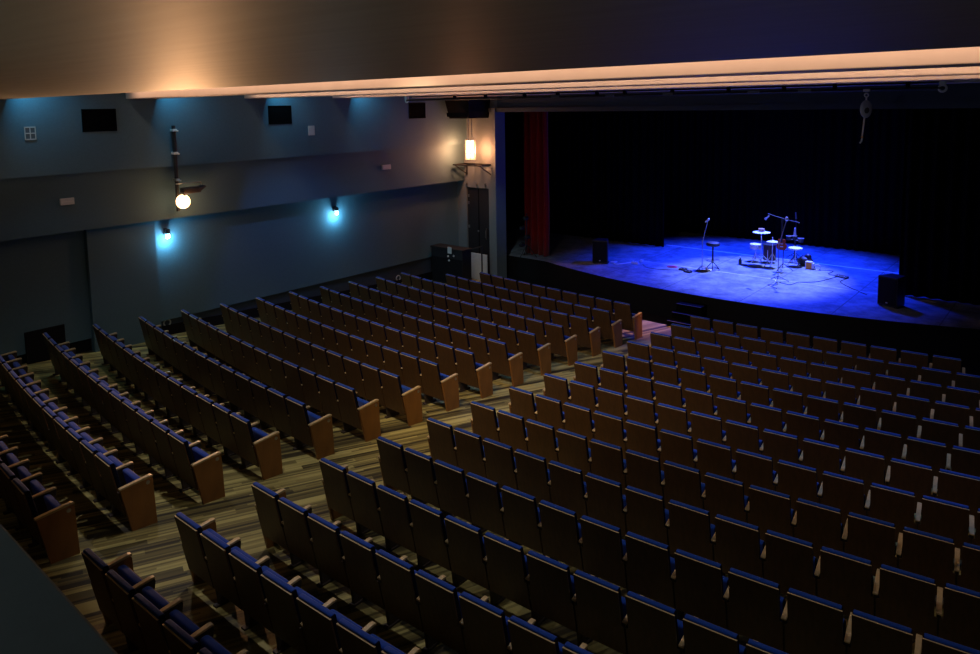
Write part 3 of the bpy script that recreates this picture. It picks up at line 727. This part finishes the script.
for q in (-.08, .02, .1):
    mb = MB(); mb.box(q-.025, q+.025, -.02, .02, .05, .09, .006); mb.build('plug', M['whitecable'], pwr)
dbx = MB(); dbx.box(-.05, .05, -.04, .04, 0, .06, .008)
tag(dbx.build('adapter', M['whitecable'], None, False, (-3.55, 21.5, SZ)), 'small pale adapter on the floor just behind the power strip', 'adapter')

def cable(name, pts, r, m, label, cat='cable'):
    P = [Vector((x, y, SZ+r)) for x, y in pts]; Q = []
    for i in range(len(P)-1):
        p0, p1, p2, p3 = P[max(i-1, 0)], P[i], P[i+1], P[min(i+2, len(P)-1)]
        for k in range(8):
            t = k/8; Q.append(.5*((2*p1)+(p2-p0)*t+(2*p0-5*p1+4*p2-p3)*t*t+(3*p1-p0-3*p2+p3)*t**3))
    Q.append(P[-1])
    mb = MB(); mb.tube(Q, r, 6); return tag(mb.build(name, m, None, True), label, cat)
cable('power_cable', [(-4.3, 20.75), (-4.15, 20.9), (-4.12, 20.65), (-3.95, 20.6), (-3.72, 21.05)], .02, M['whitecable'], 'white cable from the small loudspeaker to the power strip')
cable('coiled_cable', [(-2.45, 21.35), (-2.3, 21.45), (-2.18, 21.3), (-2.35, 21.2), (-2.5, 21.3), (-2.3, 21.38), (-2.2, 21.25)], .016, M['pink'], 'loose coil of pink cable on the stage floor')
cable('signal_cable', [(-3.3, 21.1), (-3.0, 20.8), (-2.6, 20.75), (-2.2, 20.9), (-1.95, 21.05)], .007, M['black'], 'thin black cable running from the power strip to the pedals')
cable('signal_cable', [(1.05, 21.3), (1.4, 21.2), (1.5, 21.6), (1.9, 22.0), (2.1, 22.6), (2.2, 22.95)], .009, M['black'], 'black cable trailing from the boom stand to the lone pedal')
cable('signal_cable', [(1.5, 23.6), (1.9, 23.7), (1.9, 23.2), (2.2, 23.1)], .009, M['black'], 'black cable from the orange box to the lone pedal')
cable('signal_cable', [(2.5, 22.9), (2.45, 22.4), (2.8, 21.9), (3.2, 21.5), (3.4, 21.3)], .009, M['black'], 'black cable from the lone pedal toward the big loudspeaker')
cable('signal_cable', [(.99, 21.3), (1.1, 20.95), (.9, 20.8), (1.25, 20.55)], .007, M['black'], 'short black cable curling in front of the boom stand')

# ------------------------------------------------------------------ lights
def spot(name, loc, target, power, color, angle=60, blend=.5, size=.1):
    l = bpy.data.lights.new(name, 'SPOT'); l.energy = power; l.color = color; l.spot_size = math.radians(angle); l.spot_blend = blend; l.shadow_soft_size = size
    o = bpy.data.objects.new(name, l); col.objects.link(o); o.location = loc
    o.rotation_euler = (Vector(target)-Vector(loc)).to_track_quat('-Z', 'Y').to_euler(); return o
def point(name, loc, power, color, size=.05):
    l = bpy.data.lights.new(name, 'POINT'); l.energy = power; l.color = color; l.shadow_soft_size = size
    o = bpy.data.objects.new(name, l); col.objects.link(o); o.location = loc; return o
def area(name, loc, target, sx, sy, power, color, spread=180):
    l = bpy.data.lights.new(name, 'AREA'); l.shape = 'RECTANGLE'; l.size = sx; l.size_y = sy; l.energy = power; l.color = color; l.spread = math.radians(spread)
    o = bpy.data.objects.new(name, l); col.objects.link(o); o.location = loc
    o.rotation_euler = (Vector(target)-Vector(loc)).to_track_quat('-Z', 'Y').to_euler(); return o
WARM = (1, .52, .22)
# house lights in the recesses between the ceiling beams
spot('house_spot', (.9, 5.3, 6.7), (-.4, 12.6, 0), 860, (1, .72, .44), 72, .9, .15)
area('house_strip', (0, 6.92, 6.74), (0, 7.25, 6.40), 17, .06, 50, (1, .60, .40), 110)
area('house_strip_middle', (0, 9.90, 6.74), (0, 10.23, 6.40), 17, .06, 50, (1, .60, .40), 110)
area('house_strip_far', (0, 12.72, 6.74), (0, 13.05, 6.40), 17, .06, 38, (1, .60, .40), 110)
for x, pw in ((-4.2, 150), (-.8, 230), (2.6, 120), (6.0, 90)):
    spot('house_downlight', (x, 5.06, 6.75), (x, 5.9, 0), pw, (.84, .82, .9), 104, .6, .03)
# cool wall washers in the recesses, at the lamp wall
for i, y in enumerate((5.06, 8.10, 11.05, 13.88)):
    spot('wall_washer', (-8.62, y, 6.75), (-9.0, y+.75, 5.6), 34, (.08, .48, .78), 120, .8, .04)
    spot('wall_graze', (-8.40, y, 6.85), (-9.0, y+1.2, 4.6), 21, (.40, .74, 1), 90, .9, .10)
# cool work lights in the recess over the front rows
for x in (-6.5, -3.0, .5, 4.0, 7.0):
    spot('cool_work_light', (x, 11.05, 6.8), (x, 11.6, 0), 185, (.10, .33, 1), 104, .6, .03)
area('cool_fill', (0, 9.0, 7.2), (0, 9.0, 0), 15, .3, 14, (.60, .80, 1))  # added fill for dim general light, not a known fixture
# added fill behind the viewer, lifts the ceiling and parapet
point('rear_fill', (4.6, -2.0, 5.4), 75, (.90, 1, .95), .25)
# wall lamps
point('flood_light', (-8.42, 8.38, 3.78), 15, (1, .40, .15), .12)
spot('flood_light_beam', (-8.48, 8.40, 3.85), (-4.5, 3.0, 5.3), 1500, (1, .50, .22), 96, .8, .16)
point('hanging_flood_light', (-8.56, 18.0, 4.52), 90, (1, .36, .15), .10)
point('hanging_flood_light', (-8.08, 18.38, 4.50), 65, (1, .36, .15), .10)
for y, z in ((8.19, 2.90), (13.33, 2.84)):
    point('wall_light_beam', (-9.25, y, z-.06), 26, (.22, .68, 1), .04)
# stage lighting, with added fills
spot('stage_wash', (-.1, 24.9, 7.9), (-.2, 23.0, .7), 13500, (.006, .035, 1), 80, .85, .15)
spot('stage_spot', (.6, 25.2, 7.9), (.15, 22.0, .7), 4600, (.36, .47, 1), 42, .6, .08)
spot('corner_fill', (-4.5, 14.2, 6.9), (-8.35, 18.7, .7), 230, (.55, .85, 1), 34, .8, .05)  # added to brighten the board and wall by the door
spot('far_wall_fill', (8.55, 9.2, 4.3), (2.0, 11.0, 6.6), 120, (1, .58, .34), 90, .7, .12)  # added out of view to warm the beam undersides
spot('pink_spill', (1.4, 15.9, 6.25), (-.95, 17.0, 0), 1100, (1, .44, .04), 18, .5, .05)

w = bpy.data.worlds.new('dark_world'); scn.world = w; w.use_nodes = True
w.node_tree.nodes['Background'].inputs['Color'].default_value = (.004, .005, .006, 1)

# ------------------------------------------------------------------ camera
cam = bpy.data.cameras.new('camera'); co = bpy.data.objects.new('camera', cam); col.objects.link(co)
cam.sensor_fit = 'HORIZONTAL'; cam.sensor_width = 36; cam.lens = F/980*36
cam.shift_y = PY/980; cam.clip_start = .05
R = Matrix(((CR.x, -CD.x, -CF.x, CAM.x), (CR.y, -CD.y, -CF.y, CAM.y), (CR.z, -CD.z, -CF.z, CAM.z), (0, 0, 0, 1)))
co.matrix_world = R
scn.camera = co
vs = scn.view_settings; vs.view_transform = 'Standard'; vs.look = 'None'; vs.exposure = 0; vs.gamma = 1; vs.use_curve_mapping = False
